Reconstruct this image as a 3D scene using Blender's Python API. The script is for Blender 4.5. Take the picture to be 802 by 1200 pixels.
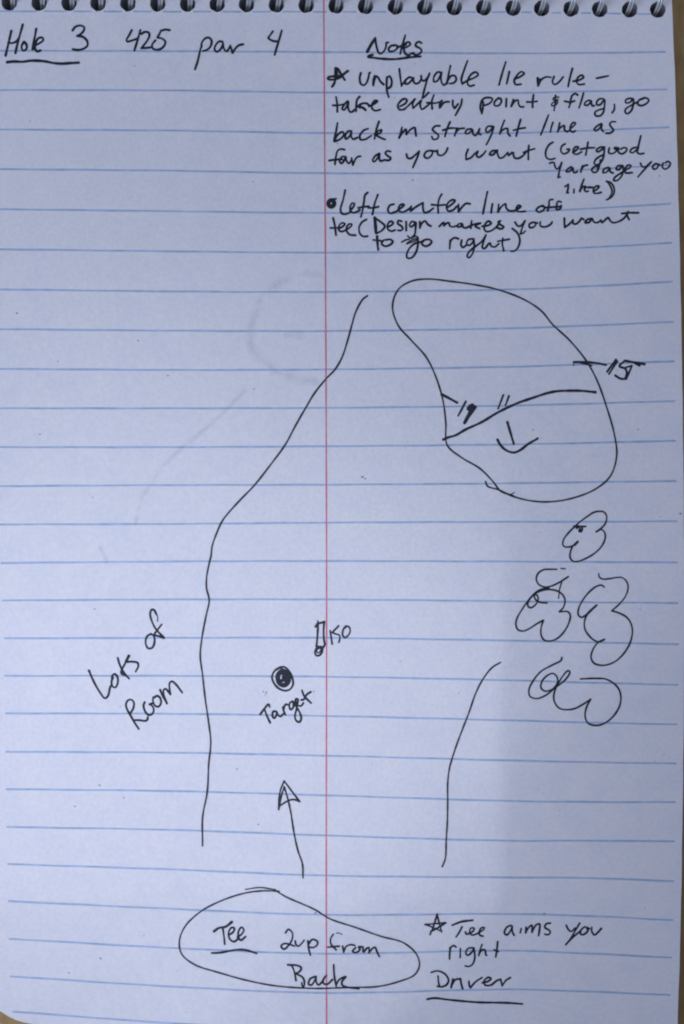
import bpy, bmesh, math, random
from mathutils import Vector, geometry

scene = bpy.context.scene
for o in list(bpy.data.objects):
    bpy.data.objects.remove(o)
random.seed(7)

# ------------------------------------------------------------------ scale
# one unit = one metre; the page is a 5 x 8 inch notebook sheet lying in the z = 0 plane
S = 0.125 / 802.0            # metres on the page per photograph pixel
H = 0.20                     # camera height over the page


def W(px, py):
    return ((px - 401.0) * S, (600.0 - py) * S)


# ------------------------------------------------------------------ camera
cam_d = bpy.data.cameras.new("camera")
cam = bpy.data.objects.new("camera", cam_d)
scene.collection.objects.link(cam)
cam.location = (0, 0, H)
cam.rotation_euler = (0, 0, 0)
cam_d.sensor_fit = 'VERTICAL'
cam_d.sensor_height = 24.0
cam_d.lens = 24.0 * H / (1200 * S)
cam_d.clip_start = 0.005
cam_d.clip_end = 50
scene.camera = cam

# ------------------------------------------------------------------ view
scene.view_settings.view_transform = 'Standard'
scene.view_settings.look = 'None'
scene.view_settings.exposure = 0.0
scene.view_settings.gamma = 1.0
scene.view_settings.use_curve_mapping = False
scene.cycles.filter_width = 2.05

# ------------------------------------------------------------------ light
world = bpy.data.worlds.new("World")
scene.world = world
world.use_nodes = True
bg = world.node_tree.nodes["Background"]
bg.inputs[0].default_value = (0.625, 0.69, 1.02, 1)
bg.inputs[1].default_value = 0.29


def spot(name, loc, aim, radius_on_page, blend, energy, colour, size):
    d = bpy.data.lights.new(name, 'SPOT')
    o = bpy.data.objects.new(name, d)
    scene.collection.objects.link(o)
    o.location = loc
    v = Vector(aim) - Vector(loc)
    o.rotation_euler = v.to_track_quat('-Z', 'Y').to_euler()
    d.spot_size = 2 * math.atan(radius_on_page / v.length)
    d.spot_blend = blend
    d.energy = energy
    d.color = colour
    d.shadow_soft_size = size
    return o


def beam(name, loc, aim, sx, sy, spread_deg, energy, colour, roll=0.0):
    d = bpy.data.lights.new(name, 'AREA')
    o = bpy.data.objects.new(name, d)
    scene.collection.objects.link(o)
    d.shape = 'RECTANGLE'
    d.size, d.size_y = sx, sy
    d.spread = math.radians(spread_deg)
    d.energy = energy
    d.color = colour
    o.location = loc
    v = Vector(aim) - Vector(loc)
    o.rotation_euler = v.to_track_quat('-Z', 'Y').to_euler()
    o.rotation_euler.rotate_axis('Z', roll)
    return o


LAMP = (0.73, 0.78, 0.96)
# added spot: pool of soft light over the lower left of the sheet
x, y = W(170, 830)
spot("pool_fill", (x - 0.15, y - 0.10, 1.5), (x, y, 0), 0.095, 1.0, 30.0, LAMP, 0.03)
x, y = W(740, 0)
spot("corner_fill", (x + 0.2, y + 0.2, 1.4), (x, y, 0), 0.06, 1.0, 9.0, LAMP, 0.03)  # added fill that brightens the top right of the sheet
# soft window off to the left
x, y = W(-1550, 560)
beam("window_light", (x, y, 0.30), W(300, 600) + (0,), 0.25, 0.35, 180.0, 0.90, (0.69, 0.772, 1.0))
# beams added to imitate the phone shadow: straight down the right, cut across below
BOTTOM = 1045
for k in range(5):
    top = 500 + 58 * k
    x, y = W(-20, (top + BOTTOM) / 2)
    beam("shadow_edge_beam", (x, y, 0.36), (x, y, 0), 1214 * S, (BOTTOM - top) * S, 0.85, 0.0016 * (BOTTOM - top) / 700, LAMP)
for k in range(6):
    right = 574 - 27 * k
    x, y = W((right - 627) / 2, BOTTOM + 32 * k + 16)
    beam("shadow_edge_beam", (x, y, 0.36), (x, y, 0), (right + 627) * S, 32 * S, 0.85, 5 * 0.0016 * 32 / 700 * (right + 627) / 1214, LAMP)
x, y = W(170, 560)
beam("shadow_edge_beam", (x, y, 0.36), (x, y, 0), 1060 * S, 1100 * S, 3.5, 0.0048, LAMP, math.radians(-47))  # added diagonal beam; its soft edge imitates the hand's shadow


# ------------------------------------------------------------------ materials
def new_mat(name):
    m = bpy.data.materials.new(name)
    m.use_nodes = True
    return m, m.node_tree, m.node_tree.nodes["Principled BSDF"]


def paper_material():
    m, t, b = new_mat("paper")
    N, L = t.nodes.new, t.links.new
    co = N("ShaderNodeTexCoord")
    n1 = N("ShaderNodeTexNoise"); n1.inputs["Scale"].default_value = 190; n1.inputs["Detail"].default_value = 5
    n2 = N("ShaderNodeTexNoise"); n2.inputs["Scale"].default_value = 1500; n2.inputs["Detail"].default_value = 4
    n3 = N("ShaderNodeTexNoise"); n3.inputs["Scale"].default_value = 420; n3.inputs["Detail"].default_value = 3
    for n in (n1, n2, n3):
        L(co.outputs["Object"], n.inputs["Vector"])
    r1 = N("ShaderNodeValToRGB")
    r1.color_ramp.elements[0].position = 0.3; r1.color_ramp.elements[0].color = (0.775, 0.785, 0.80, 1)
    r1.color_ramp.elements[1].position = 0.7; r1.color_ramp.elements[1].color = (0.825, 0.815, 0.805, 1)
    L(n1.outputs["Fac"], r1.inputs["Fac"])
    r2 = N("ShaderNodeValToRGB")
    r2.color_ramp.elements[0].position = 0.32; r2.color_ramp.elements[0].color = (0.93, 0.93, 0.935, 1)
    r2.color_ramp.elements[1].position = 0.68; r2.color_ramp.elements[1].color = (1.0, 1.0, 1.0, 1)
    L(n2.outputs["Fac"], r2.inputs["Fac"])
    mx = N("ShaderNodeMix"); mx.data_type = 'RGBA'; mx.blend_type = 'MULTIPLY'; mx.inputs["Factor"].default_value = 1.0
    L(r1.outputs["Color"], mx.inputs["A"]); L(r2.outputs["Color"], mx.inputs["B"])
    L(mx.outputs["Result"], b.inputs["Base Color"])
    bm_ = N("ShaderNodeBump"); bm_.inputs["Strength"].default_value = 0.25; bm_.inputs["Distance"].default_value = 0.0001
    L(n3.outputs["Fac"], bm_.inputs["Height"]); L(bm_.outputs["Normal"], b.inputs["Normal"])
    b.inputs["Roughness"].default_value = 0.9
    b.inputs["Specular IOR Level"].default_value = 0.15
    return m


def ink_material(name, col, rough=0.55, fade=0.0, scale=900):
    """printed or drawn ink; fade lets the paper show through in places"""
    m, t, b = new_mat(name)
    N, L = t.nodes.new, t.links.new
    co = N("ShaderNodeTexCoord")
    n = N("ShaderNodeTexNoise"); n.inputs["Scale"].default_value = scale; n.inputs["Detail"].default_value = 3
    L(co.outputs["Object"], n.inputs["Vector"])
    r = N("ShaderNodeValToRGB")
    r.color_ramp.elements[0].position = 0.3; r.color_ramp.elements[0].color = (*[c * 0.9 for c in col], 1)
    r.color_ramp.elements[1].position = 0.75; r.color_ramp.elements[1].color = (*[min(1, c * 1.12) for c in col], 1)
    L(n.outputs["Fac"], r.inputs["Fac"]); L(r.outputs["Color"], b.inputs["Base Color"])
    b.inputs["Roughness"].default_value = rough
    b.inputs["Specular IOR Level"].default_value = 0.2
    if fade > 0:
        mr = N("ShaderNodeMapRange")
        mr.inputs["From Min"].default_value = 0.3; mr.inputs["From Max"].default_value = 0.7
        mr.inputs["To Min"].default_value = max(0, 1 - fade * 1.5); mr.inputs["To Max"].default_value = min(1, 1 - fade * 0.6)
        L(n.outputs["Fac"], mr.inputs["Value"]); L(mr.outputs["Result"], b.inputs["Alpha"])
    return m


M_PAPER = paper_material()
M_INK = ink_material("black_ink", (0.021, 0.022, 0.034), 0.5)
M_BLUE = ink_material("blue_rule", (0.42, 0.545, 0.71), 0.8, 0.12, 500)
M_RED = ink_material("red_rule", (0.76, 0.19, 0.26), 0.8, 0.12, 1300)
M_GHOST = ink_material("ghost_ink", (0.61, 0.62, 0.65), 0.9, 1.55, 330)
M_SPECK = ink_material("ink_fleck", (0.36, 0.36, 0.40), 0.9, 0.35, 900)


def wire_material():
    m, t, b = new_mat("wire_metal")
    N, L = t.nodes.new, t.links.new
    n = N("ShaderNodeTexNoise"); n.inputs["Scale"].default_value = 700
    r = N("ShaderNodeMapRange"); r.inputs["To Min"].default_value = 0.25; r.inputs["To Max"].default_value = 0.45
    L(n.outputs["Fac"], r.inputs["Value"]); L(r.outputs["Result"], b.inputs["Roughness"])
    b.inputs["Metallic"].default_value = 1.0
    b.inputs["Base Color"].default_value = (0.80, 0.84, 0.82, 1)
    return m


def board_material(name, c0, c1, scale):
    m, t, b = new_mat(name)
    N, L = t.nodes.new, t.links.new
    co = N("ShaderNodeTexCoord")
    mp = N("ShaderNodeMapping"); mp.inputs["Scale"].default_value = (1, 0.35, 1)
    n = N("ShaderNodeTexNoise"); n.inputs["Scale"].default_value = scale; n.inputs["Detail"].default_value = 6
    n.inputs["Roughness"].default_value = 0.65
    L(co.outputs["Object"], mp.inputs["Vector"]); L(mp.outputs["Vector"], n.inputs["Vector"])
    r = N("ShaderNodeValToRGB")
    r.color_ramp.elements[0].position = 0.3; r.color_ramp.elements[0].color = (*c0, 1)
    r.color_ramp.elements[1].position = 0.7; r.color_ramp.elements[1].color = (*c1, 1)
    L(n.outputs["Fac"], r.inputs["Fac"]); L(r.outputs["Color"], b.inputs["Base Color"])
    bp = N("ShaderNodeBump"); bp.inputs["Strength"].default_value = 0.3; bp.inputs["Distance"].default_value = 0.0002
    L(n.outputs["Fac"], bp.inputs["Height"]); L(bp.outputs["Normal"], b.inputs["Normal"])
    b.inputs["Roughness"].default_value = 0.65
    b.inputs["Specular IOR Level"].default_value = 0.25
    return m


M_WIRE = wire_material()
M_EDGE = board_material("shaded_paper_edges", (0.30, 0.30, 0.315), (0.46, 0.46, 0.475), 900)  # greyed paper: shade in the holes and sheet gaps is in this colour
M_TABLE = board_material("brown_tabletop", (0.34, 0.22, 0.085), (0.48, 0.32, 0.13), 500)
M_COVER = board_material("grey_board", (0.09, 0.085, 0.085), (0.13, 0.125, 0.125), 800)


# ------------------------------------------------------------------ helpers
def link(name, bm, mats, parent=None, smooth=False):
    me = bpy.data.meshes.new(name)
    bm.to_mesh(me); bm.free()
    for m in (mats if isinstance(mats, (list, tuple)) else [mats]):
        me.materials.append(m)
    if smooth:
        for p in me.polygons:
            p.use_smooth = True
    o = bpy.data.objects.new(name, me)
    scene.collection.objects.link(o)
    if parent is not None:
        o.parent = parent
    return o


def catmull(pts, step=1.0):
    """centripetal-like smooth curve through the points, sampled about every step pixels"""
    if len(pts) == 2:
        (x0, y0), (x1, y1) = pts
        n = max(2, int(math.hypot(x1 - x0, y1 - y0) / step))
        return [(x0 + (x1 - x0) * i / n, y0 + (y1 - y0) * i / n) for i in range(n + 1)]
    P = [(2 * pts[0][0] - pts[1][0], 2 * pts[0][1] - pts[1][1])] + list(pts) + \
        [(2 * pts[-1][0] - pts[-2][0], 2 * pts[-1][1] - pts[-2][1])]
    out = []
    for i in range(1, len(P) - 2):
        p0, p1, p2, p3 = P[i - 1], P[i], P[i + 1], P[i + 2]
        d1 = math.hypot(p1[0] - p0[0], p1[1] - p0[1]) ** 0.5 or 1e-3
        d2 = math.hypot(p2[0] - p1[0], p2[1] - p1[1]) ** 0.5 or 1e-3
        d3 = math.hypot(p3[0] - p2[0], p3[1] - p2[1]) ** 0.5 or 1e-3
        m1 = [(p1[k] - p0[k]) / d1 - (p2[k] - p0[k]) / (d1 + d2) + (p2[k] - p1[k]) / d2 for k in (0, 1)]
        m2 = [(p2[k] - p1[k]) / d2 - (p3[k] - p1[k]) / (d2 + d3) + (p3[k] - p2[k]) / d3 for k in (0, 1)]
        m1 = [v * d2 for v in m1]; m2 = [v * d2 for v in m2]
        n = max(2, int(d2 * d2 / step))
        for j in range(n):
            t = j / n
            h = (2 * t**3 - 3 * t**2 + 1, t**3 - 2 * t**2 + t, -2 * t**3 + 3 * t**2, t**3 - t**2)
            out.append(tuple(h[0] * p1[k] + h[1] * m1[k] + h[2] * p2[k] + h[3] * m2[k] for k in (0, 1)))
    out.append(tuple(pts[-1]))
    return out


def spline1d(xs, ys, x):
    """piecewise cubic through (xs, ys)"""
    n = len(xs)
    i = 0
    while i < n - 2 and x > xs[i + 1]:
        i += 1

    def m(k):
        a, b = max(0, k - 1), min(n - 1, k + 1)
        return (ys[b] - ys[a]) / (xs[b] - xs[a])
    h = xs[i + 1] - xs[i]
    t = (x - xs[i]) / h
    if t < 0:
        return ys[0] + m(0) * (x - xs[0])
    if t > 1:
        return ys[-1] + m(n - 1) * (x - xs[-1])
    return ((2 * t**3 - 3 * t**2 + 1) * ys[i] + (t**3 - 2 * t**2 + t) * h * m(i)
            + (-2 * t**3 + 3 * t**2) * ys[i + 1] + (t**3 - t**2) * h * m(i + 1))


# ------------------------------------------------------------------ the sheet's relief
def relief(px, py):
    """gentle buckling of the top sheet, in metres over the stack"""
    u, v = px / 802.0, py / 1200.0
    z = 0.00016 * (1 + math.sin(5.2 * u + 2.1 * v + 0.6)) + 0.00012 * (1 + math.sin(7.5 * v - 2.4 * u + 1.0))
    z += 0.00006 * (1 + math.sin(13 * u + 9 * v))
    d = math.hypot(px + 10, py - 1215)                    # the worn lower-left corner lifts a little
    if d < 170:
        z += 0.0011 * (1 - d / 170) ** 2
    e = max(0.0, (px - 640) / 160.0)                      # free right-hand edge lifts a touch
    z += 0.0003 * e * e
    k = min(1.0, max(0.0, (py - 20) / 120.0))             # held flat by the wire
    return z * (0.15 + 0.85 * k)


def P3(px, py, lift=0.0):
    """a point of the sheet (positions were measured in a plan view, so they are scaled with height)"""
    z = relief(px, py) + lift
    x, y = W(px, py)
    f = (H - z) / H
    return Vector((x * f, y * f, z))


# ------------------------------------------------------------------ table
bm = bmesh.new()
tz = -0.0058
bmesh.ops.create_cube(bm, size=1.0)
for v in bm.verts:
    v.co = Vector((v.co.x * 1.3, v.co.y * 1.0, (v.co.z - 0.5) * 0.03 + tz))
bmesh.ops.bevel(bm, geom=list(bm.edges), offset=0.004, segments=3, affect='EDGES')
table = link("tabletop", bm, M_TABLE)
table["kind"] = "structure"
table["label"] = "plain brown tabletop under the notebook"

# ------------------------------------------------------------------ notebook
book = bpy.data.objects.new("notebook", None)
scene.collection.objects.link(book)
book["label"] = "wire-bound ruled notebook open at a handwritten golf hole sketch, lying on a brown table"
book["category"] = "notebook"

RIGHT = [(-24, 786.5), (0, 787.5), (100, 791.5), (200, 794.5), (300, 797), (400, 799), (500, 800.4), (600, 801.6),
         (700, 802.4), (800, 802.2), (900, 800.9), (1000, 799.4), (1100, 797.4), (1200, 794.2), (1222, 793.2)]
right_edge = lambda y: spline1d([p[0] for p in RIGHT], [p[1] for p in RIGHT], y)
left_edge = lambda y: -16 + 0.013 * (y - 300) + (0 if y < 700 else (y - 700) * 0.003)

outline = []
for i in range(0, 62):
    yy = -22 + (1218 + 22) * i / 61
    outline.append((right_edge(yy) + 0.25 * math.sin(yy * 0.09) * math.sin(yy * 0.023), yy))
for xx in (780, 700, 600, 500, 400, 300, 220, 160, 110):
    outline.append((xx, 1221 - 0.016 * (790 - xx)))
outline += [(75, 1205.5), (55, 1203), (40, 1200.6), (28, 1198), (18, 1195), (9, 1190.5), (3, 1186.5), (-1, 1184), (-5, 1178), (-7, 1168)]
for i in range(0, 56):
    yy = 1150 - (1150 + 22) * i / 55
    outline.append((left_edge(yy) + 0.9 * min(1, max(0, (1150 - yy) / 60)) * 0.3 * math.sin(yy * 0.05), yy))

HX = [-23, 11, 46, 81, 115, 150, 185, 220, 254.5, 289, 324, 359, 394, 428.5, 463.5, 498, 532.5, 567, 601.5, 635, 669.5, 703, 738, 771]
HX = HX[1:]


def hole_cy(x):
    return spline1d([0, 200, 340, 430, 530, 640, 700, 771], [3.0, 4.4, 5.6, 7.4, 8.6, 9.8, 10.8, 11.4], x)


HR = 9.6


def ring(cx, cy, r, n=28, wob=0.0, seed=0):
    rr = random.Random(seed)
    ph = rr.random() * 6
    return [(cx + r * (1 + wob * math.sin(3 * a + ph)) * math.cos(a) * 0.97, cy + r * (1 + wob * math.cos(2 * a + ph)) * math.sin(a))
            for a in [2 * math.pi * k / n for k in range(n)]]


def sheet_triangles(outl, holes, grid):
    """triangulated sheet with punched holes: list of 2-D points and triangles"""
    pts = [Vector(p) for p in outl]
    edges = [(i, (i + 1) % len(outl)) for i in range(len(outl))]
    for h in holes:
        b = len(pts)
        pts += [Vector(p) for p in h]
        edges += [(b + i, b + (i + 1) % len(h)) for i in range(len(h))]
    xs0, xs1 = min(p[0] for p in outl), max(p[0] for p in outl)
    ys0, ys1 = min(p[1] for p in outl), max(p[1] for p in outl)
    cen = [(sum(p[0] for p in h) / len(h), sum(p[1] for p in h) / len(h)) for h in holes]
    yy = ys0 + 3.3
    while yy < ys1:
        xx = xs0 + 3.7
        while xx < xs1:
            if all((xx - c[0]) ** 2 + (yy - c[1]) ** 2 > (HR + 3) ** 2 for c in cen):
                pts.append(Vector((xx, yy)))
            xx += grid
        yy += grid
    v, e, f, *_ = geometry.delaunay_2d_cdt(pts, edges, [], 1, 1e-4)
    tri = []

    def inside(p):
        c = False
        j = len(outl) - 1
        for i in range(len(outl)):
            a, b = outl[i], outl[j]
            if (a[1] > p[1]) != (b[1] > p[1]) and p[0] < (b[0] - a[0]) * (p[1] - a[1]) / (b[1] - a[1]) + a[0]:
                c = not c
            j = i
        return c
    for t in f:
        c = ((v[t[0]][0] + v[t[1]][0] + v[t[2]][0]) / 3, (v[t[0]][1] + v[t[1]][1] + v[t[2]][1]) / 3)
        if any((c[0] - q[0]) ** 2 + (c[1] - q[1]) ** 2 < (HR * 0.93) ** 2 for q in cen):
            continue
        if inside(c):
            tri.append(tuple(t))
    return v, tri


def solid_sheet(bm, v, tri, top, bottom):
    """top and bottom give the 3-D point of a plan point; side walls close the edges and the holes"""
    a = [bm.verts.new(top(p[0], p[1])) for p in v]
    b = [bm.verts.new(bottom(p[0], p[1])) for p in v]
    cnt = {}
    for t in tri:
        p, q, r = [Vector((a[i].co.x, a[i].co.y)) for i in t]
        if (q - p).cross(r - p) < 0:
            t = (t[0], t[2], t[1])
        bm.faces.new([a[i] for i in t])
        bm.faces.new([b[i] for i in reversed(t)])
        for k in range(3):
            e = (t[k], t[(k + 1) % 3])
            cnt[e] = cnt.get(e, 0) + 1
    for (i, j) in cnt:
        if (j, i) not in cnt:
            bm.faces.new((a[j], a[i], b[i], b[j]))
    for vv in [q for q in bm.verts if not q.link_faces]:
        bm.verts.remove(vv)
    bm.normal_update()


holes = [ring(x, hole_cy(x), HR, 28, 0.025, i) for i, x in enumerate(HX)]
v2, tri2 = sheet_triangles(outline, holes, 13.0)

page_bm = bmesh.new()
solid_sheet(page_bm, v2, tri2, lambda x, y: P3(x, y), lambda x, y: P3(x, y, -0.0001))
for f in page_bm.faces:
    f.material_index = 0

_lift = [0.000024]


def ribbon(bm, pts, width, mat_index=0, taper=0.0, jitter=0.10, lift=None, step=1.0, smooth=True):
    """a flat pen stroke of the given width (pixels) laid on the sheet, with round ends"""
    if lift is None:
        _lift[0] += 0.00000012
        if _lift[0] > 0.000045:
            _lift[0] = 0.000024
        lift = _lift[0]
    c = catmull(pts, step) if smooth else pts
    c = [p for i, p in enumerate(c) if i == 0 or math.hypot(p[0] - c[i - 1][0], p[1] - c[i - 1][1]) > 1e-3]
    n = len(c)
    if n < 2:
        return
    ph = random.random() * 6.28
    fr = random.uniform(0.10, 0.22)
    Lv, Rv = [], []
    for i, (x, y) in enumerate(c):
        a, b = c[max(0, i - 1)], c[min(n - 1, i + 1)]
        tx, ty = b[0] - a[0], b[1] - a[1]
        d = math.hypot(tx, ty) or 1
        tx, ty = tx / d, ty / d
        w = width * 0.5 * (1 + jitter * math.sin(ph + i * fr) + jitter * 0.5 * math.sin(2.3 * ph + i * fr * 2.7))
        if taper:
            w *= 1 - taper * (i / (n - 1))
        Lv.append(bm.verts.new(P3(x - ty * w, y + tx * w, lift)))
        Rv.append(bm.verts.new(P3(x + ty * w, y - tx * w, lift)))
        if i in (0, n - 1):
            s = -1 if i == 0 else 1
            base = math.atan2(ty, tx)
            cap = []
            for k in range(1, 6):
                ang = base + math.pi / 2 - s * math.pi * k / 6 if s > 0 else base + math.pi / 2 + math.pi * k / 6
                cap.append(bm.verts.new(P3(x + w * math.cos(ang), y + w * math.sin(ang), lift)))
            if s < 0:
                ff = [Lv[-1]] + cap + [Rv[-1]]
            else:
                ff = [Lv[-1]] + cap + [Rv[-1]]
            face = bm.faces.new(ff)
            face.material_index = mat_index
    for i in range(n - 1):
        f = bm.faces.new((Lv[i], Lv[i + 1], Rv[i + 1], Rv[i]))
        f.material_index = mat_index


# printed rules, read at six places across the sheet
RX = [30, 200, 380, 590, 690, 772]
R_ROWS = [
    (13.2, 13.6, 13.8, 14.2, 15.4, 16.6), (59.5, 60, 61, 62.5, 62, 61), (105.5, 106, 108.5, 109, 107, 105),
    (152, 153, 156, 156, 153, 149.5), (198.5, 200, 203, 202, 198.5, 194), (245.5, 247.5, 249.5, 248.5, 244.5, 239.5),
    (292.5, 294.5, 296, 294, 290, 285.5), (339.5, 341.5, 342, 339.5, 335.5, 331), (386, 387.5, 388, 385, 381.5, 378),
    (432.5, 433.5, 433, 430, 427, 424), (478.5, 478.5, 478, 475.5, 473, 470.5), (524, 524, 523, 521, 519, 517),
    (569.5, 568.5, 568, 566.5, 565, 564), (614.5, 614, 612.5, 611.5, 611.5, 611), (659.5, 658, 657.5, 658, 658.5, 659),
    (703.5, 702.5, 702.5, 704.5, 705.8, 706.5), (748, 747.5, 747.5, 750.5, 752.8, 754.5), (792, 792, 793, 797, 800, 802),
    (836, 836.5, 839, 844, 846.8, 848.5), (881, 882, 885.5, 891, 893.2, 894.5), (925, 927, 932, 938.5, 939.8, 940),
    (969.5, 972.5, 979, 985.2, 985.2, 985.8), (1013.3, 1018.8, 1026, 1028.2, 1029, 1032), (1057, 1065, 1072, 1071, 1073.5, 1077.5),
    (1101.2, 1110.8, 1117.5, 1114, 1117.5, 1121.5), (1145.3, 1156, 1163.5, 1159.5, 1162, 1165.5), (1186.5, 1199, 1208, 1204, 1206, 1209),
]
REND_Y = [0, 60, 104, 148, 240, 285, 564, 611, 659, 755, 802, 848, 894, 940, 985, 1032, 1078, 1122, 1165, 1210]
REND_X = [778, 779.5, 781.5, 783.5, 785.5, 787, 792, 793, 793.6, 794.5, 794.4, 793, 792, 791, 790, 789.4, 788.8, 787, 785, 783]
LEND_Y = [0, 300, 620, 660, 704, 748, 836, 925, 1013, 1057, 1101, 1143, 1186, 1210]
LEND_X = [-8, -5, 0.5, 2, 3.7, 5.5, 7, 8, 9.7, 10.8, 11.5, 12.2, 15.5, 18]
for k, row in enumerate(R_ROWS):
    xa = spline1d(LEND_Y, LEND_X, row[0])
    xb = spline1d(REND_Y, REND_X, row[-1])
    pts = []
    x = xa
    while x < xb:
        pts.append((x, spline1d(RX, row, x) + 0.12 * math.sin(x * 0.07 + k)))
        x += 5
    pts.append((xb, spline1d(RX, row, xb)))
    if k == 0:       # the first rule runs between the punched holes
        run = []
        for p in pts + [None]:
            hit = p is None or any((p[0] - hx) ** 2 + (p[1] - hole_cy(hx)) ** 2 < (HR + 0.6) ** 2 for hx in HX)
            if hit:
                if len(run) > 1:
                    ribbon(page_bm, run, 1.9, 1, 0, 0.08, 0.000010, smooth=False)
                run = []
            else:
                run.append(p)
    else:
        ribbon(page_bm, pts, 2.2, 1, 0, 0.10, 0.000010, smooth=False)
RED = [(-20, 379.3), (0, 379.6), (100, 380.2), (300, 381.6), (450, 382.3), (600, 382.8), (720, 383), (900, 382.7), (1030, 382.6), (1200, 383), (1219, 383)]
rp = []
yy = -20
while yy <= 1218:
    xx = spline1d([p[0] for p in RED], [p[1] for p in RED], yy)
    if not any((xx - hx) ** 2 + (yy - hole_cy(hx)) ** 2 < (HR + 0.6) ** 2 for hx in HX):
        rp.append((xx, yy))
    yy += 5
ribbon(page_bm, rp, 1.8, 2, 0, 0.08, 0.000016, smooth=False)
# tiny ink specks in the paper
rs = random.Random(21)
specks = [(20, 367, 1.2), (47, 509, 1.0), (88, 945, 1.2), (117, 920, 1.1), (118, 1123, 1.3), (81, 1140, 1.0), (145, 935, 0.9), (425, 559, 1.7), (428, 561, 1.2),
          (197, 440, 1.0), (298, 456, 0.9), (162, 399, 1.0), (309, 810.5, 0.9), (312.5, 812, 0.9), (311, 814, 0.8), (312, 811, 0.8), (368, 810.5, 0.9),
          (797.5, 602, 1.4), (625, 504, 1.0), (638, 1071, 1.6), (370, 1070, 1.3), (484, 211, 1.0), (773, 206, 1.1), (111, 714, 1.0), (303, 966, 1.0), (278, 901, 0.9)]
for _ in range(46):
    specks.append((rs.uniform(15, 780), rs.uniform(35, 1185), rs.uniform(0.4, 0.8)))
for (sx, sy, r) in specks:
    ribbon(page_bm, [(sx - r * 0.3, sy), (sx + r * 0.3, sy + rs.uniform(-.3, .3))], r * 1.5, 3, 0, 0, 0.00002)

page = link("page", page_bm, [M_PAPER, M_BLUE, M_RED, M_SPECK], book)

# sheets under the top one, punched through the same holes
inset = [(x + (2.2 if x < 401 else -2.6), y - (4 if y > 1150 else -0.5)) for x, y in outline]
v3, tri3 = sheet_triangles(inset, [ring(x + 0.4, hole_cy(x) - 0.4, HR * 1.02, 24) for x in HX], 60.0)
v4, tri4 = sheet_triangles(inset, [], 60.0)
bm = bmesh.new()


def flat(z):
    return lambda px, py: Vector((*W(px, py), z))


solid_sheet(bm, v3, tri3, flat(-0.00018), flat(-0.0048))
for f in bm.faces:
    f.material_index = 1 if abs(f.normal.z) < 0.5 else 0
stack = link("paper_stack", bm, [M_PAPER, M_EDGE], book)
bm = bmesh.new()
solid_sheet(bm, v4, tri4, flat(-0.0049), flat(-0.0057))
link("back_cover", bm, M_COVER, book)


# wire coil through the holes
def coil():
    bm = bmesh.new()
    R, wr, n = 0.0046, 0.00023, 8
    z0 = -0.0022
    per = 40
    for dx in (-0.00024, 0.00024):
        path = []
        for i in range(len(HX)):
            x0 = HX[i]
            x1 = HX[i + 1] if i + 1 < len(HX) else HX[i] + 34.5
            for k in range(per if i + 1 < len(HX) else per // 5):
                t = k / per
                px = x0 + (x1 - x0) * t + 1.5 - 5.5 * x0 / 771.0
                X, Yh = W(px, hole_cy(px))
                th = 2 * math.pi * t
                yc = Yh - 0.0008 + R
                path.append(Vector((X + dx, yc - R * math.cos(th), z0 + R * math.sin(th))))
        rings = []
        for i, p in enumerate(path):
            a, b = path[max(0, i - 1)], path[min(len(path) - 1, i + 1)]
            t = (b - a).normalized()
            u = t.cross(Vector((1, 0, 0))).normalized()
            w = t.cross(u)
            rings.append([bm.verts.new(p + (u * math.cos(2 * math.pi * q / n) + w * math.sin(2 * math.pi * q / n)) * wr) for q in range(n)])
        for i in range(len(rings) - 1):
            for q in range(n):
                bm.faces.new((rings[i][q], rings[i][(q + 1) % n], rings[i + 1][(q + 1) % n], rings[i + 1][q]))
        bm.faces.new(list(reversed(rings[0]))); bm.faces.new(rings[-1])
    bmesh.ops.recalc_face_normals(bm, faces=bm.faces)
    return link("wire_coil", bm, M_WIRE, book, smooth=True)


coil()

# ------------------------------------------------------------------ handwriting
# every entry: region (x0, y0, scale) in page units, then strokes "x,y x,y ..." with an optional ":width" in front
PEN = 2.7
CUR = {"bm": None}


def begin():
    CUR["bm"] = bmesh.new()


def draw(x0, y0, x1, text, w=PEN, rw=802.0):
    k = (x1 - x0) / rw
    for line in text.split("/"):
        line = line.strip()
        if not line:
            continue
        ww = w
        if line.startswith(":"):
            head, line = line.split(" ", 1)
            ww = float(head[1:])
        q = []
        for tok in line.split():
            a, b = tok.split(",")
            q.append((x0 + float(a) * k, y0 + float(b) * k))
        ribbon(CUR["bm"], q, ww * 1.04, step=0.8)


def end(name, label, mat=None):
    o = link(name, CUR["bm"], mat or M_INK, page)
    o["label"] = label
    return o


begin()
draw(0, 20, 120, "90,108 78,160 62,230 45,302 / 180,58 160,130 138,210 122,282 / 66,200 100,203 130,190 148,168 /"
 "188,195 172,225 175,255 192,262 210,245 208,215 190,194 / 285,92 275,150 262,215 257,252 /"
 "268,225 310,205 340,180 330,160 300,168 280,205 276,245 290,268 318,262 /"
 "570,105 590,78 630,66 660,80 655,110 630,135 606,148 / 606,148 650,155 685,190 685,225 650,250 610,258 572,252 /"
 ":3.2 58,353 110,348 180,350 240,342 300,342 360,348 420,360 480,365 550,361 618,357 / :3 612,354 619,360", 2.8)
draw(130, 20, 250, "165,102 145,140 124,180 128,192 170,182 205,170 / 232,102 210,180 185,262 /"
 "240,132 262,118 295,120 303,145 285,185 255,225 240,243 / 240,243 270,242 310,238 /"
 "392,105 385,125 365,160 / 365,160 405,170 428,195 415,230 385,252 350,255 325,240 325,215 350,182 / 392,108 430,98 462,103", 2.7)
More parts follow.
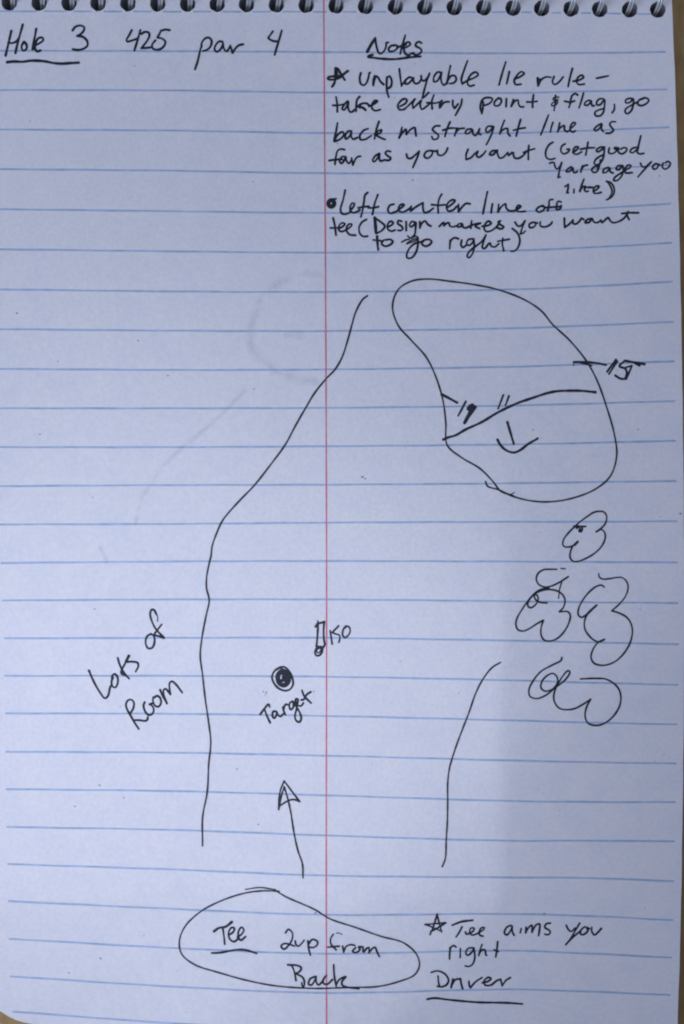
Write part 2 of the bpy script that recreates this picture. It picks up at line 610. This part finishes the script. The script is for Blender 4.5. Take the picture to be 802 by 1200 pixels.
draw(220, 20, 340, "110,225 100,255 88,310 75,360 58,410 / 108,235 112,200 135,170 165,160 188,185 182,225 155,255 118,266 /"
 "275,195 250,190 220,220 212,255 230,272 260,250 278,215 / 278,210 282,240 295,262 308,268 335,228 /"
 "335,222 345,255 352,282 / 352,282 372,250 400,222 435,213 /"
 "668,112 645,145 632,163 650,178 680,190 700,190 / 738,105 715,185 695,250 682,296", 2.6)
end("handwritten_heading", "underlined heading Hole 3 followed by 425 par 4")

begin()
draw(420, 30, 520, ":3.4 85,245 120,180 160,118 / 160,118 165,160 178,220 195,258 215,262 245,235 262,195 265,160 282,158 /"
 "345,185 310,190 285,220 295,242 330,240 365,215 368,190 345,182 / 442,90 425,150 408,210 395,265 / 365,205 410,190 450,180 /"
 "420,215 460,200 490,175 475,155 440,170 430,215 440,260 470,278 500,262 520,255 /"
 "595,165 575,152 545,165 540,190 575,210 595,232 580,262 540,275 515,262 /"
 ":2.8 135,275 105,282 92,293 150,303 230,312 320,316 400,310 480,298 585,290", 2.5)
end("handwritten_title", "underlined title Notes")

begin()
draw(360, 60, 420, "395,555 435,480 440,380 445,265 / 445,265 480,275 520,340 560,400 590,450 /"
 "640,310 580,355 520,410 440,440 360,445 325,430 340,405 400,395 480,395 550,385 / 455,300 475,390 455,440", 2.9)
draw(380, 70, 480, "345,125 335,170 345,225 372,240 400,215 418,160 425,125 432,122 / 475,150 462,190 462,240 /"
 "462,240 475,190 490,155 510,170 530,205 560,232 / 590,165 588,240 592,300 608,352 / 590,215 595,170 615,155 635,195 630,245 605,268 592,262", 2.6)
draw(460, 65, 580, "55,105 62,170 72,240 / 72,238 85,218 105,192 135,170 165,180 / 105,190 100,220 120,222 155,190 165,175 / 165,175 165,200 180,220 205,215 225,185 228,160 /"
 "225,160 228,185 245,200 270,180 292,140 / 292,140 270,200 250,270 235,335 / 235,335 250,325 285,290 /"
 "385,135 355,130 325,170 325,205 350,200 380,150 385,135 380,180 390,220 405,232 425,215 / 455,80 440,150 428,220 /"
 "430,200 460,160 490,160 500,190 480,215 450,220 / 588,42 560,120 540,190 548,222 /"
 "548,222 590,195 640,175 672,150 655,130 620,145 592,190 590,225 610,240 640,232", 2.4)
draw(570, 70, 720, "122,14 100,85 80,158 / 145,75 128,150 / 180,120 215,105 238,85 220,75 195,95 175,130 185,155 218,153 /"
 ":3 322,115 325,163 / :2.6 326,120 346,126 / 325,163 345,125 375,108 405,110 / 425,105 415,140 428,155 455,140 482,108 / 540,55 525,110 513,168 /"
 "545,135 580,128 610,110 600,97 575,110 565,135 580,155 615,152 / 692,116 765,101", 2.4)
end("handwritten_note", "starred note line reading unplayable lie rule")

begin()
draw(385, 105, 485, "72,68 82,130 84,208 / 42,148 90,148 140,138 / 182,108 150,140 130,182 150,190 180,140 190,112 185,170 205,210 225,208 245,190 /"
 "295,65 270,95 262,150 260,205 / 264,170 300,138 352,128 375,140 385,155 / :2.9 300,142 290,165 320,168 350,192 /"
 "380,158 430,135 462,108 440,103 412,138 410,175 440,198 488,188 / 672,158 720,132 740,102 715,86 675,112 652,155 668,188 718,186", 2.5)
draw(469, 105, 551, "38,229 60,215 120,160 170,108 / 170,108 145,160 150,215 / 150,215 200,165 242,125 / 242,125 230,170 250,226 300,195 350,150 / 388,62 365,130 368,220 / 310,150 400,155 480,135 /"
 "480,125 455,170 455,210 / 455,210 500,152 530,140 565,140 / 605,125 605,180 625,215 / 625,215 665,165 / 710,110 700,170 665,240 635,295", 2.4)
draw(560, 100, 680, "30,120 20,170 32,220 / 32,220 40,180 45,130 / 25,140 45,105 85,95 115,105 100,135 60,155 40,155 /"
 "165,100 135,125 130,155 160,160 185,130 180,105 160,100 / 225,105 222,165 / 280,112 262,165 / 262,165 290,125 315,115 320,145 335,168 360,168 /"
 "437,75 430,130 430,172 / 385,130 430,130 465,125 / :2 610,78 608,130 598,198 / :1.7 635,92 600,95 590,110 625,125 615,150 580,160 580,145 630,110", 2.4)
draw(660, 95, 780, "115,110 95,98 70,115 60,150 55,180 45,208 / 12,158 60,165 90,155 / 160,95 145,150 125,210 /"
 "205,150 180,160 168,185 190,190 215,165 220,150 222,175 232,195 245,192 /"
 "320,140 290,138 265,160 265,185 290,185 315,155 325,145 325,190 315,245 290,272 255,270 250,245 275,228 320,215 / 402,182 402,220 385,248 /"
 "550,140 520,135 490,150 492,170 525,165 550,140 550,180 535,230 505,255 487,245 490,220 525,195 580,165 /"
 "640,130 595,150 585,180 610,192 650,178 672,150 650,132 610,145", 2.3)
end("handwritten_note", "note line reading take entry point and flag, go")

begin()
draw(380, 135, 500, "105,60 95,120 80,190 78,205 / 80,195 110,150 145,130 155,150 130,185 85,205 / 215,125 190,125 165,160 170,185 200,165 215,130 212,165 230,188 260,175 /"
 "345,105 310,120 280,160 285,190 320,190 370,160 / 430,50 410,110 395,185 / 395,150 430,120 450,115 440,140 405,150 440,175 478,190 /"
 "610,95 600,140 588,178 / 588,178 620,130 640,110 645,150 / 645,150 680,110 710,97 715,120 720,162", 2.5)
draw(490, 130, 620, "158,108 125,110 105,135 125,155 148,175 140,200 110,205 100,185 / 232,80 210,130 195,185 / 180,140 230,125 290,125 /"
 "280,128 272,155 265,180 / 268,165 300,130 335,125 / 385,130 355,135 342,160 360,165 390,140 395,135 398,165 415,178 430,160 445,130 / 445,130 440,165 455,170 /"
 "540,112 505,112 490,140 500,155 530,135 545,112 535,160 515,205 495,243 / 625,68 605,120 592,165 / 595,155 625,130 648,128 650,160 665,180 /"
 "742,62 725,120 710,182 / 690,140 735,128 775,122", 2.4)
draw(610, 130, 730, "220,32 190,110 160,187 / 255,90 242,130 235,165 / 308,95 300,130 292,165 / 295,155 320,125 345,115 345,145 365,162 390,150 /"
 "390,140 420,115 432,95 415,90 395,115 390,145 405,165 430,157 / 635,100 605,115 578,145 590,155 620,135 640,105 635,140 650,162 /"
 "745,85 715,85 700,105 715,130 730,150 705,172 670,175", 2.3)
end("handwritten_note", "note line reading back in straight line as")

begin()
draw(380, 135, 500, "160,270 130,265 105,280 92,330 85,385 / 40,355 90,348 140,345 / 165,325 140,325 122,360 135,378 160,350 170,325 175,355 195,378 215,350 /"
 "215,335 220,360 225,390 / 225,390 245,345 265,325 285,322 / 430,300 400,320 380,355 390,365 420,335 435,300 432,335 440,358 460,355 /"
 "520,285 495,280 480,298 500,320 522,335 510,352 470,350 / 645,305 655,335 680,338 715,310 745,282 / 745,282 730,330 710,375 695,410", 2.5)
draw(490, 130, 620, "95,285 60,295 45,325 65,342 95,325 105,295 90,288 130,292 / 140,285 145,315 170,322 200,300 215,268 /"
 "362,278 348,315 348,350 / 348,350 380,340 415,305 432,292 / 432,292 425,325 440,335 470,315 490,290 / 575,285 535,290 518,315 540,318 570,290 575,310 590,340 615,335 650,300 /"
 "650,300 655,322 675,305 690,302", 2.4)
draw(600, 155, 700, "0,190 15,210 25,240 60,245 110,215 140,175 / 160,125 155,190 155,255 / 110,190 160,170 215,155", 2.4)
draw(610, 130, 730, "255,245 225,265 198,320 205,365 235,380 270,372 / 350,258 325,275 318,315 335,335 370,325 385,300 365,300 /"
 "412,325 440,305 455,285 435,280 415,305 415,330 440,340 480,320 / 530,245 522,290 512,345 / 470,300 525,290 580,288", 2.3)
draw(690, 150, 802, "130,160 100,160 65,185 75,200 105,185 132,160 / 132,160 128,220 110,280 75,308 48,300 55,270 90,240 125,225 /"
 "438,65 425,120 412,180", 2.3)
draw(680, 152, 802, "225,140 221,178 248,184 280,162 284,138 262,140 270,150 290,146 / 297,140 294,170 320,186 352,168 360,145 335,138 312,150 / 435,135 400,145 385,170 405,177 440,150 / 445,150 440,172 458,186 490,182", 2.2)
end("handwritten_note", "note line reading far as you want (Get good")

begin()
draw(600, 155, 700, ":2 355,290 395,285 405,320 425,345 450,320 468,285 / 468,285 450,350 435,425 / :1.8 435,425 455,420 /"
 "560,325 525,345 510,370 540,370 575,335 575,365 590,380 615,370 / 665,315 655,345 648,375 / 652,350 680,315 710,308 /"
 "500,510 530,490 / 530,490 528,530 518,568 / 518,568 532,568 / 585,535 582,568 / 678,440 655,500 640,555 / 640,545 670,510 700,515 680,535 700,558 718,552 / 718,520 760,518", 2.4)
draw(690, 150, 802, "100,268 90,320 70,365 40,372 25,350 50,325 85,325 75,345 / 165,330 130,345 120,375 150,370 180,335 180,365 205,378 /"
 "275,315 245,318 230,345 255,350 285,315 290,360 275,405 240,440 210,440 220,415 260,385 310,355 / 310,350 345,335 355,315 330,312 305,345 310,375 365,375 /"
 "435,295 450,325 475,325 525,285 / 525,285 480,335 440,380 415,410 / 560,300 538,320 545,345 575,335 585,305 565,298 600,310 /"
 "625,295 618,325 640,345 675,325 685,295 665,280 645,292 / 45,530 75,510 88,490 65,488 40,515 45,545 75,548 105,540 / 0,495 30,498 /"
 ":2.2 150,448 185,458 212,500 212,550 187,585 150,602 / :2.2 160,452 188,500 195,545 165,598", 2.3)
end("handwritten_note", "small squeezed note at the page edge reading Yardage you like)")

begin()
for r_ in (33, 21):
    draw(380, 220, 480, ":3.6 " + " ".join("%.1f,%.1f" % (68 + r_ * math.cos(a), 146 + r_ * 1.12 * math.sin(a)) for a in [i * 0.6 for i in range(12)]))
draw(380, 220, 480, ":2.6 90,105 112,104", 2.4)
draw(380, 220, 480, "198,22 180,110 155,200 165,240 205,248 245,230 / 245,215 275,180 285,150 265,145 245,180 250,220 275,235 310,225 335,210 /"
 "410,45 385,70 375,130 360,220 345,275 / 320,190 370,180 420,175 / 505,65 475,150 455,250 / 415,190 470,188 512,178 / 655,155 620,165 600,205 615,238 660,235 700,205", 2.5)
draw(460, 220, 570, "0,215 40,200 60,185 / 55,185 85,165 100,145 80,142 55,165 55,195 85,208 130,190 160,165 / 162,158 155,200 / 155,200 200,165 262,128 /"
 "262,128 262,180 275,212 310,205 350,175 / 422,55 400,95 390,150 392,215 / 335,145 400,150 450,145 / 470,170 510,140 535,110 515,103 480,125 462,170 480,200 520,190 550,160 /"
 "565,145 565,205 / 565,205 600,160 630,135 665,138", 2.5)
draw(550, 215, 670, "143,65 125,150 108,238 / 182,160 172,228 / 232,165 225,225 / 225,225 250,185 285,160 290,190 310,212 350,215 375,200 /"
 "370,205 395,190 405,178 385,172 370,195 375,215 400,222 440,218 / 580,175 545,185 525,210 545,225 580,210 590,185 570,175 /"
 "655,125 630,130 625,170 615,215 / 590,190 660,185 720,180 / 720,145 695,140 685,175 685,205 715,195 720,175", 2.5)
end("handwritten_note", "bulleted note line reading Left center line off")

begin()
draw(380, 220, 480, "85,285 100,350 112,445 / 60,378 110,378 150,375 / 135,385 175,365 195,340 170,330 140,360 140,400 170,412 200,400 /"
 "210,395 245,370 262,345 240,340 215,365 212,405 240,440 295,447 / 398,298 355,325 328,380 340,435 370,458 408,455 /"
 ":3.6 476,282 482,350 488,425 / 478,285 530,320 570,360 545,400 490,430 / 595,370 635,350 650,330 625,315 598,345 600,390 630,408 668,398 /"
 "730,315 700,310 692,335 725,360 740,385 720,402 695,400", 2.5)
draw(460, 220, 570, "118,290 118,365 / 195,295 165,290 148,320 160,335 190,310 200,295 198,350 190,400 165,425 / 235,290 235,345 / 235,345 255,300 280,285 305,315 330,328", 2.5)
draw(480, 245, 600, "235,135 260,110 270,105 270,130 / 270,130 295,110 310,108 315,130 340,140 370,130 / 410,112 385,118 375,138 400,138 415,118 420,140 440,148 470,135 /"
 "488,92 480,150 / 480,130 520,115 560,110 525,125 515,135 550,152 / 570,135 610,130 640,112 620,95 595,115 585,150 600,175 640,170 690,130 705,100 /"
 "715,92 695,100 710,120 738,140 720,155 690,148", 2.5)
draw(590, 235, 760, "65,120 80,140 95,140 120,112 / 120,112 108,140 95,185 / :2 95,185 110,180 122,168 / 165,120 145,130 145,148 165,148 180,130 170,120 190,125 /"
 "205,118 205,140 235,145 265,128 270,118 / 338,98 338,125 340,148 / 340,148 365,130 385,108 / 385,108 385,125 400,130 425,110 432,98 445,105 /"
 "490,100 465,105 452,122 475,120 492,100 500,118 520,122 540,108 / 540,108 545,122 560,110 580,95 590,110 605,122 640,115 670,95 685,75 /"
 "690,60 685,80 695,105 / 655,72 690,68 748,68", 2.4)
end("handwritten_note", "note line reading tee (Design makes you want")

begin()
draw(430, 265, 530, ":3 97,95 100,150 108,222 / 60,130 120,135 150,145 / 200,125 155,135 140,165 170,188 220,175 245,145 220,125 180,130 /"
 ":2 330,150 370,128 398,125 / :1.8 385,92 410,113 465,95 485,118 430,148 375,168 / :1.8 378,160 430,128 478,112 /"
 "480,110 480,180 460,250 420,298 380,298 375,270 400,210 450,165 500,150 530,145 / 560,125 525,140 520,170 550,188 590,175 610,145 585,125 550,128", 2.5)
draw(510, 265, 620, "130,120 125,195 / 125,180 135,125 165,100 200,108 / 228,120 222,160 238,182 270,160 / 320,108 285,115 270,150 290,165 325,135 330,110 /"
 "330,110 335,170 320,235 290,270 275,255 295,215 350,170 400,130 435,75 / 435,75 415,130 405,185 425,190 455,155 470,145 480,170 510,178 545,150 /"
 "580,105 575,150 588,212 / 535,130 580,122 635,112 / 660,20 705,60 725,120 710,180 680,212 650,215", 2.4)
end("handwritten_note", "last note line reading to go right)")

# the hole plan
begin()
z1 = "712,82 695,95 670,140 655,190 640,245 620,305 595,348 560,385 520,435 490,485 450,555 415,620 360,695 305,765 240,833 190,892 165,945 150,990 147,1020 140,1049".split()
z2 = "137,120 137,160 147,205 135,265 120,345 113,415 122,490 132,580 145,670 153,745 145,830 140,930 122,1030 122,1138".split()
pp = []
for t in z1:
    a, b = map(float, t.split(",")); pp.append("%.2f,%.2f" % (200 + a * 260 / 802, 320 + b * 260 / 802))
for t in z2:
    a, b = map(float, t.split(",")); pp.append("%.2f,%.2f" % (200 + a * 100 / 324, 640 + b * 100 / 324))
draw(0, 0, 802, " ".join(pp), 2.2)
end("drawn_line", "long wavy pen line down the left of the hole plan")

begin()
draw(490, 760, 610, "430,72 385,100 335,165 300,235 265,335 230,425 195,520 165,620 155,700 155,800 153,900 147,1000 143,1090 127,1135", 2.1, 533.0)
end("drawn_line", "short curved pen line below the tree scribbles")

begin()
draw(410, 320, 760, "365,560 370,572 400,582 440,600 490,612 540,614 600,604 660,580 700,545 717,490 710,430 690,360 665,290 635,235 590,180 545,138 515,102 470,72 400,45 340,32 270,22 210,16 165,22 130,45 115,90 130,140 165,180 205,225 230,275 250,340 258,400 262,462 300,495 350,525 385,560 405,585 440,598", 2.1)
draw(550, 540, 650, ":1.2 385,318 425,298", 1.2)
end("drawn_outline", "bean-shaped outline of the green")

begin()
draw(505, 440, 655, "78,402 110,388 155,375 220,338 320,292 420,232 540,175 640,140 740,108 800,98 845,96 940,96 1032,105", 3.0)
end("drawn_line", "thick curved pen line across the green")

begin()
draw(505, 440, 655, ":3.2 68,118 110,140 165,170 / 220,162 195,210 172,252 / :3 262,182 245,190 232,210 245,215 265,195 / :3.4 260,185 242,235 212,297 / :3.4 280,198 250,240 216,293 / :3 270,190 248,225", 2.4)
end("handwritten_number", "scribbled number 19 with a tick on the left edge of the green")
begin()
draw(505, 440, 655, "455,122 422,208 / 490,128 468,188", 2.4)
end("handwritten_number", "number 11 above the curved line on the green")
begin()
draw(660, 400, 780, ":2.8 85,163 150,163 210,165 270,172 338,185 / :1.3 85,165 83,190 / :1.8 130,168 225,190 / 415,142 380,190 345,238 / 425,155 395,200 360,255 /"
 ":2.6 480,155 442,195 488,215 500,250 490,290 / :2.6 410,268 450,292 495,295 / :2.2 495,295 515,250 540,190 / :2 540,190 490,205 / :2.9 485,152 530,160 580,168 638,178 / :2.6 560,170 600,190", 2.5)
end("handwritten_number", "scribbled number 15 with a tick on the right edge of the green")
begin()
draw(505, 440, 655, "480,292 500,360 520,428 / 418,402 440,440 475,470 520,483 560,468 610,430 668,397 / 662,400 670,393", 2.9)
end("drawn_arrow", "small downward arrow inside the green")

begin()
draw(650, 590, 730, "530,305 580,260 610,200 610,140 580,100 520,93 460,105 390,150 300,215 240,270 160,350 105,430 100,490 125,510 180,510 220,495 250,465 275,445 /"
 ":3 272,452 240,488 / 225,490 205,520 185,580 185,640 220,680 280,680 360,650 450,600 540,520 590,430 595,360 570,315 535,306 490,332 / :2.6 490,332 520,318 /"
 ":2.2 225,265 270,280 320,270 365,270 / :2.6 262,290 250,265 290,268 325,280 312,330 290,325 298,300", 2.1)
end("drawn_tree", "smallest tree scribble, just below the green")
begin()
draw(595, 655, 685, "515,108 450,108 380,112 325,145 300,205 325,265 385,292 450,285 540,245 635,185 / :1.6 560,100 602,102 / :1.6 565,245 545,310 533,410 /"
 "435,308 370,310 300,345 220,430 150,530 95,630 88,690 110,740 170,752 240,720 310,675 375,640 / 372,645 350,720 350,790 380,845 440,858 520,830 590,760 640,670 655,590 630,552 540,552 /"
 "540,552 580,510 600,440 580,380 520,335 440,320 370,328 280,370 220,440 212,490 240,510 290,480 320,420 305,375 280,380 290,420 330,450 412,460", 2.1)
end("drawn_tree", "tree scribble with a curl and a small cap on top")
begin()
draw(665, 660, 755, ":1.9 328,108 335,145 370,165 440,162 510,150 570,150 615,185 635,250 610,340 550,420 465,497 / 465,497 540,520 620,565 665,630 680,710 660,820 600,930 510,1020 420,1060 340,1065 275,1040 248,985 260,920 300,850 340,815 390,795 /"
 "388,797 340,820 290,810 230,760 185,690 178,620 200,550 260,480 308,437 / :2.6 308,437 250,490 205,535 / 205,535 150,565 115,540 120,470 165,380 240,290 310,240 360,230 385,250", 2.1)
end("drawn_tree", "tallest tree scribble, nearest the right page edge")
begin()
draw(610, 760, 740, "300,65 295,85 230,120 150,165 95,230 62,300 70,345 115,362 180,340 240,290 270,240 262,200 235,180 195,195 155,240 150,285 180,308 220,300 270,270 330,220 358,170 345,160 310,195 270,260 245,320 245,380 280,430 330,442 390,435 450,405 510,365 /"
 "508,367 480,420 468,490 490,540 550,556 610,540 680,480 722,400 722,320 690,265 620,222 540,216 435,220", 2.1)
end("drawn_tree", "lowest tree scribble, with a round inner loop")

begin()
draw(95, 700, 205, ":3 68,626 73,634 / 70,628 110,720 165,815 205,862 230,845 250,770 265,745 / 275,685 262,720 270,760 295,770 315,730 312,680 290,655 268,670 265,700 /"
 "315,518 330,570 365,640 412,695 / 405,505 380,560 345,645 385,670 / :3.2 410,500 385,550 / 385,552 440,550 485,560 490,590 468,635 /"
 "600,312 565,335 553,390 575,435 610,430 630,375 620,325 590,315 / :1.6 655,205 655,160 645,145 / 645,145 625,108 605,105 592,140 605,200 640,270 710,345 / 690,232 650,285 628,320 660,330 710,347", 2.5)
draw(140, 790, 220, "130,460 165,400 170,330 140,300 100,310 78,360 95,420 135,490 180,570 230,645 / 175,540 240,542 310,548 330,535 335,508 /"
 "298,330 285,370 305,440 345,480 390,465 405,420 385,370 355,355 / 355,355 395,340 / 400,270 395,310 420,370 460,382 490,340 480,280 445,255 410,275 /"
 "480,185 510,255 560,345 / 560,345 525,250 520,190 545,172 570,200 600,238 / 600,238 590,170 592,105 620,85 660,115 740,217", 2.5)
end("handwritten_note", "slanted writing Lots of Room on the left of the plan")

begin()
draw(300, 760, 380, ":2.5 290,222 225,260 190,330 210,400 265,465 340,495 400,480 435,430 435,370 400,280 345,222 290,218 240,245 / :1.6 250,250 270,230 310,238 370,270", 2.1)
for (cx_, cy_, rx_, ry_, w_) in ((323, 348, 76, 92, 3.6), (318, 355, 54, 70, 3.4), (300, 335, 30, 52, 3.2), (318, 398, 44, 24, 3.6), (374, 340, 18, 56, 2.8), (322, 282, 44, 16, 3.0), (322, 350, 8, 26, 2.4)):
    draw(300, 760, 380, " ".join("%.1f,%.1f" % (cx_ + rx_ * math.cos(a), cy_ + ry_ * math.sin(a)) for a in [i * 0.55 for i in range(13)]), w_)
end("drawn_spot", "blacked-in target spot with a ring round it")
begin()
draw(300, 760, 380, "50,775 95,715 150,655 163,685 / 105,720 130,790 168,870 / 240,740 205,740 195,790 215,818 240,790 248,745 260,780 290,798 320,770 /"
 "318,690 330,740 348,778 / 325,720 335,680 355,655 372,660 / 430,620 400,640 395,690 410,718 440,690 445,630 460,660 500,720 530,790 530,840 505,865 470,840 460,790 480,710 /"
 "480,680 490,640 495,600 475,590 465,620 490,665 530,675 560,640 / 542,490 570,560 650,640 / 645,510 600,540 560,600 535,605", 2.5)
end("handwritten_note", "slanted word Target under the black spot")

begin()
draw(355, 715, 425, "205,165 200,300 185,490 / 290,155 280,260 285,400 295,460 275,505 / 170,225 185,200 205,180 250,170 290,158 / :1.5 200,140 205,180 / 185,495 230,490 275,500 /"
 ":2.4 260,500 225,495 180,520 165,575 185,610 225,605 260,560 265,510 / :2 240,510 200,520 188,560 205,575 240,545 250,515", 2.6)
end("drawn_marker", "small post drawn as a narrow box with a ring at its foot")
begin()
draw(355, 715, 425, "368,275 380,350 395,455 / 482,212 430,265 397,300 / 397,300 440,320 490,335 500,370 485,432 / 580,215 545,260 535,330 560,368 600,350 635,290 625,230 595,215 575,235", 2.3)
end("handwritten_number", "number 150 beside the red margin line")

begin()
draw(300, 890, 400, "415,1040 410,920 370,800 335,640 310,480 285,360 250,240 / 202,440 205,340 220,260 250,190 / 250,190 310,270 385,370 / 215,405 280,365 330,352 385,368 / 250,240 225,320 205,420", 2.2, 750.0)
end("drawn_arrow", "long upward arrow with a triangular head")

begin()
draw(200, 1030, 500, ":1.7 235,33 280,27 325,33 / 325,33 360,55 450,95 500,125 580,152 660,180 730,200 770,235 780,270 765,300 720,320 650,337 560,340 450,343 330,335 240,318 150,293 75,268 35,235 28,195 45,150 95,102 165,66 240,43 300,37 340,39", 2.0)
end("drawn_outline", "flattened oval drawn round the tee note")
begin()
draw(240, 1075, 350, ":3 80,120 120,92 180,80 232,40 / 155,90 165,160 172,230 / 205,150 240,130 255,95 230,88 205,130 215,185 250,208 280,190 /"
 "280,170 320,140 335,105 315,85 290,120 290,175 310,195 350,165 / :2.6 60,305 130,302 200,290 280,277 350,280 410,297 445,308", 2.4)
draw(320, 1080, 460, "85,75 105,52 130,75 130,115 105,160 75,185 55,165 75,148 110,152 145,165 / 150,130 155,155 170,165 195,145 210,125 / 235,130 240,180 252,225 /"
 "240,150 265,120 300,135 295,160 265,175 245,170 / :1.2 425,78 440,76 465,86 / 405,85 388,115 390,150 425,190 / 368,172 410,168 445,165 / 468,165 475,205 /"
 "475,205 490,170 520,155 550,160 / 555,175 535,200 560,208 585,185 575,170 600,170 / 605,170 608,205 630,180 645,175 645,210 / 645,210 670,180 685,172 700,205 715,235 /"
 "100,290 125,293 / 128,295 145,340 155,395 / 110,290 165,295 190,310 180,335 150,350 / 155,350 200,375 212,410 205,440 195,425 195,410 /"
 "280,370 250,385 240,420 260,425 285,385 290,365 290,400 305,425 330,405 350,370 / 360,360 340,385 340,415 365,420 400,390 / 408,290 412,360 425,435 /"
 "425,425 445,390 490,370 465,400 465,425 500,440 578,452", 2.3)
end("handwritten_note", "circled writing Tee 2 up from Back")

begin()
draw(490, 1060, 610, "95,235 125,160 150,75 / 150,75 165,140 185,215 / 55,157 130,150 218,143 / 218,143 160,180 100,212 / :1.9 60,157 120,180 185,210 /"
 ":2.6 268,162 340,135 428,123 / 345,175 325,215 298,255 / 372,215 380,232 405,225 435,205 440,185 415,185 405,215 420,238 460,230 485,215 / 485,215 515,195 520,180 495,185 480,215 485,240 508,248", 2.2)
draw(590, 1060, 720, "55,150 25,165 8,205 25,220 55,185 65,155 65,195 78,222 / 130,175 122,205 / 165,165 162,205 / 162,205 185,165 205,150 208,200 / 208,200 235,150 262,140 262,180 255,225 /"
 "340,135 310,140 300,165 330,185 340,200 325,218 300,215 / 455,150 470,180 490,195 520,170 / 552,135 520,190 485,250 452,290 / 452,290 500,240 560,190 /"
 "590,160 562,185 560,215 585,215 612,185 600,165 625,175 / 640,165 640,195 660,220 685,200 708,175 / :3 704,178 708,174", 2.2)
draw(490, 1095, 630, "215,90 212,165 / 212,140 220,90 240,75 255,85 / 285,95 283,155 / 370,90 335,95 322,130 335,140 365,115 375,92 / 375,92 382,150 370,195 345,215 318,212 /"
 "430,68 415,110 408,142 / 410,130 430,105 450,105 455,135 460,140 / 535,50 530,100 522,152 / 512,105 540,115", 2.2)
end("handwritten_note", "starred note reading Tee aims you right")
begin()
draw(490, 1095, 630, "90,255 130,245 180,265 205,305 195,335 160,352 130,348 / 135,280 138,320 145,350 / 235,300 228,330 222,358 / 225,345 250,305 285,298 / 285,298 290,330 300,365 /"
 "342,315 345,345 352,358 / 352,358 385,320 430,290 / 432,325 470,315 490,298 475,288 445,310 450,340 490,340 530,310 555,302 / 555,302 565,345 / 565,345 590,310 620,290 /"
 ":2.5 62,435 110,428 200,438 300,448 400,456 500,458 600,460 700,467", 2.3)
end("handwritten_word", "underlined word Driver at the foot of the page")

# faint ink ghosting through from the sheet's other side
begin()
GK = 0.3803
for gw in (4, 8, 13):
    draw(117, 293, 117 + 802 * GK, "540,110 490,170 466,240 465,290 490,330 540,370 600,395 660,405", gw)
    draw(0, 0, 802, "287,458 253,492 212,526 179,563 162,598 159,614", gw * 0.5)
    draw(0, 0, 802, "118,642 123,652 125,660", gw * 0.5)
for gw in (6, 10):
    draw(117, 293, 117 + 802 * GK, "575,262 600,256 625,266", gw)
    draw(117, 293, 117 + 802 * GK, "560,95 620,72 680,75", gw)
end("ghost_mark", "faint ghost of a ring and line showing through the paper", M_GHOST)
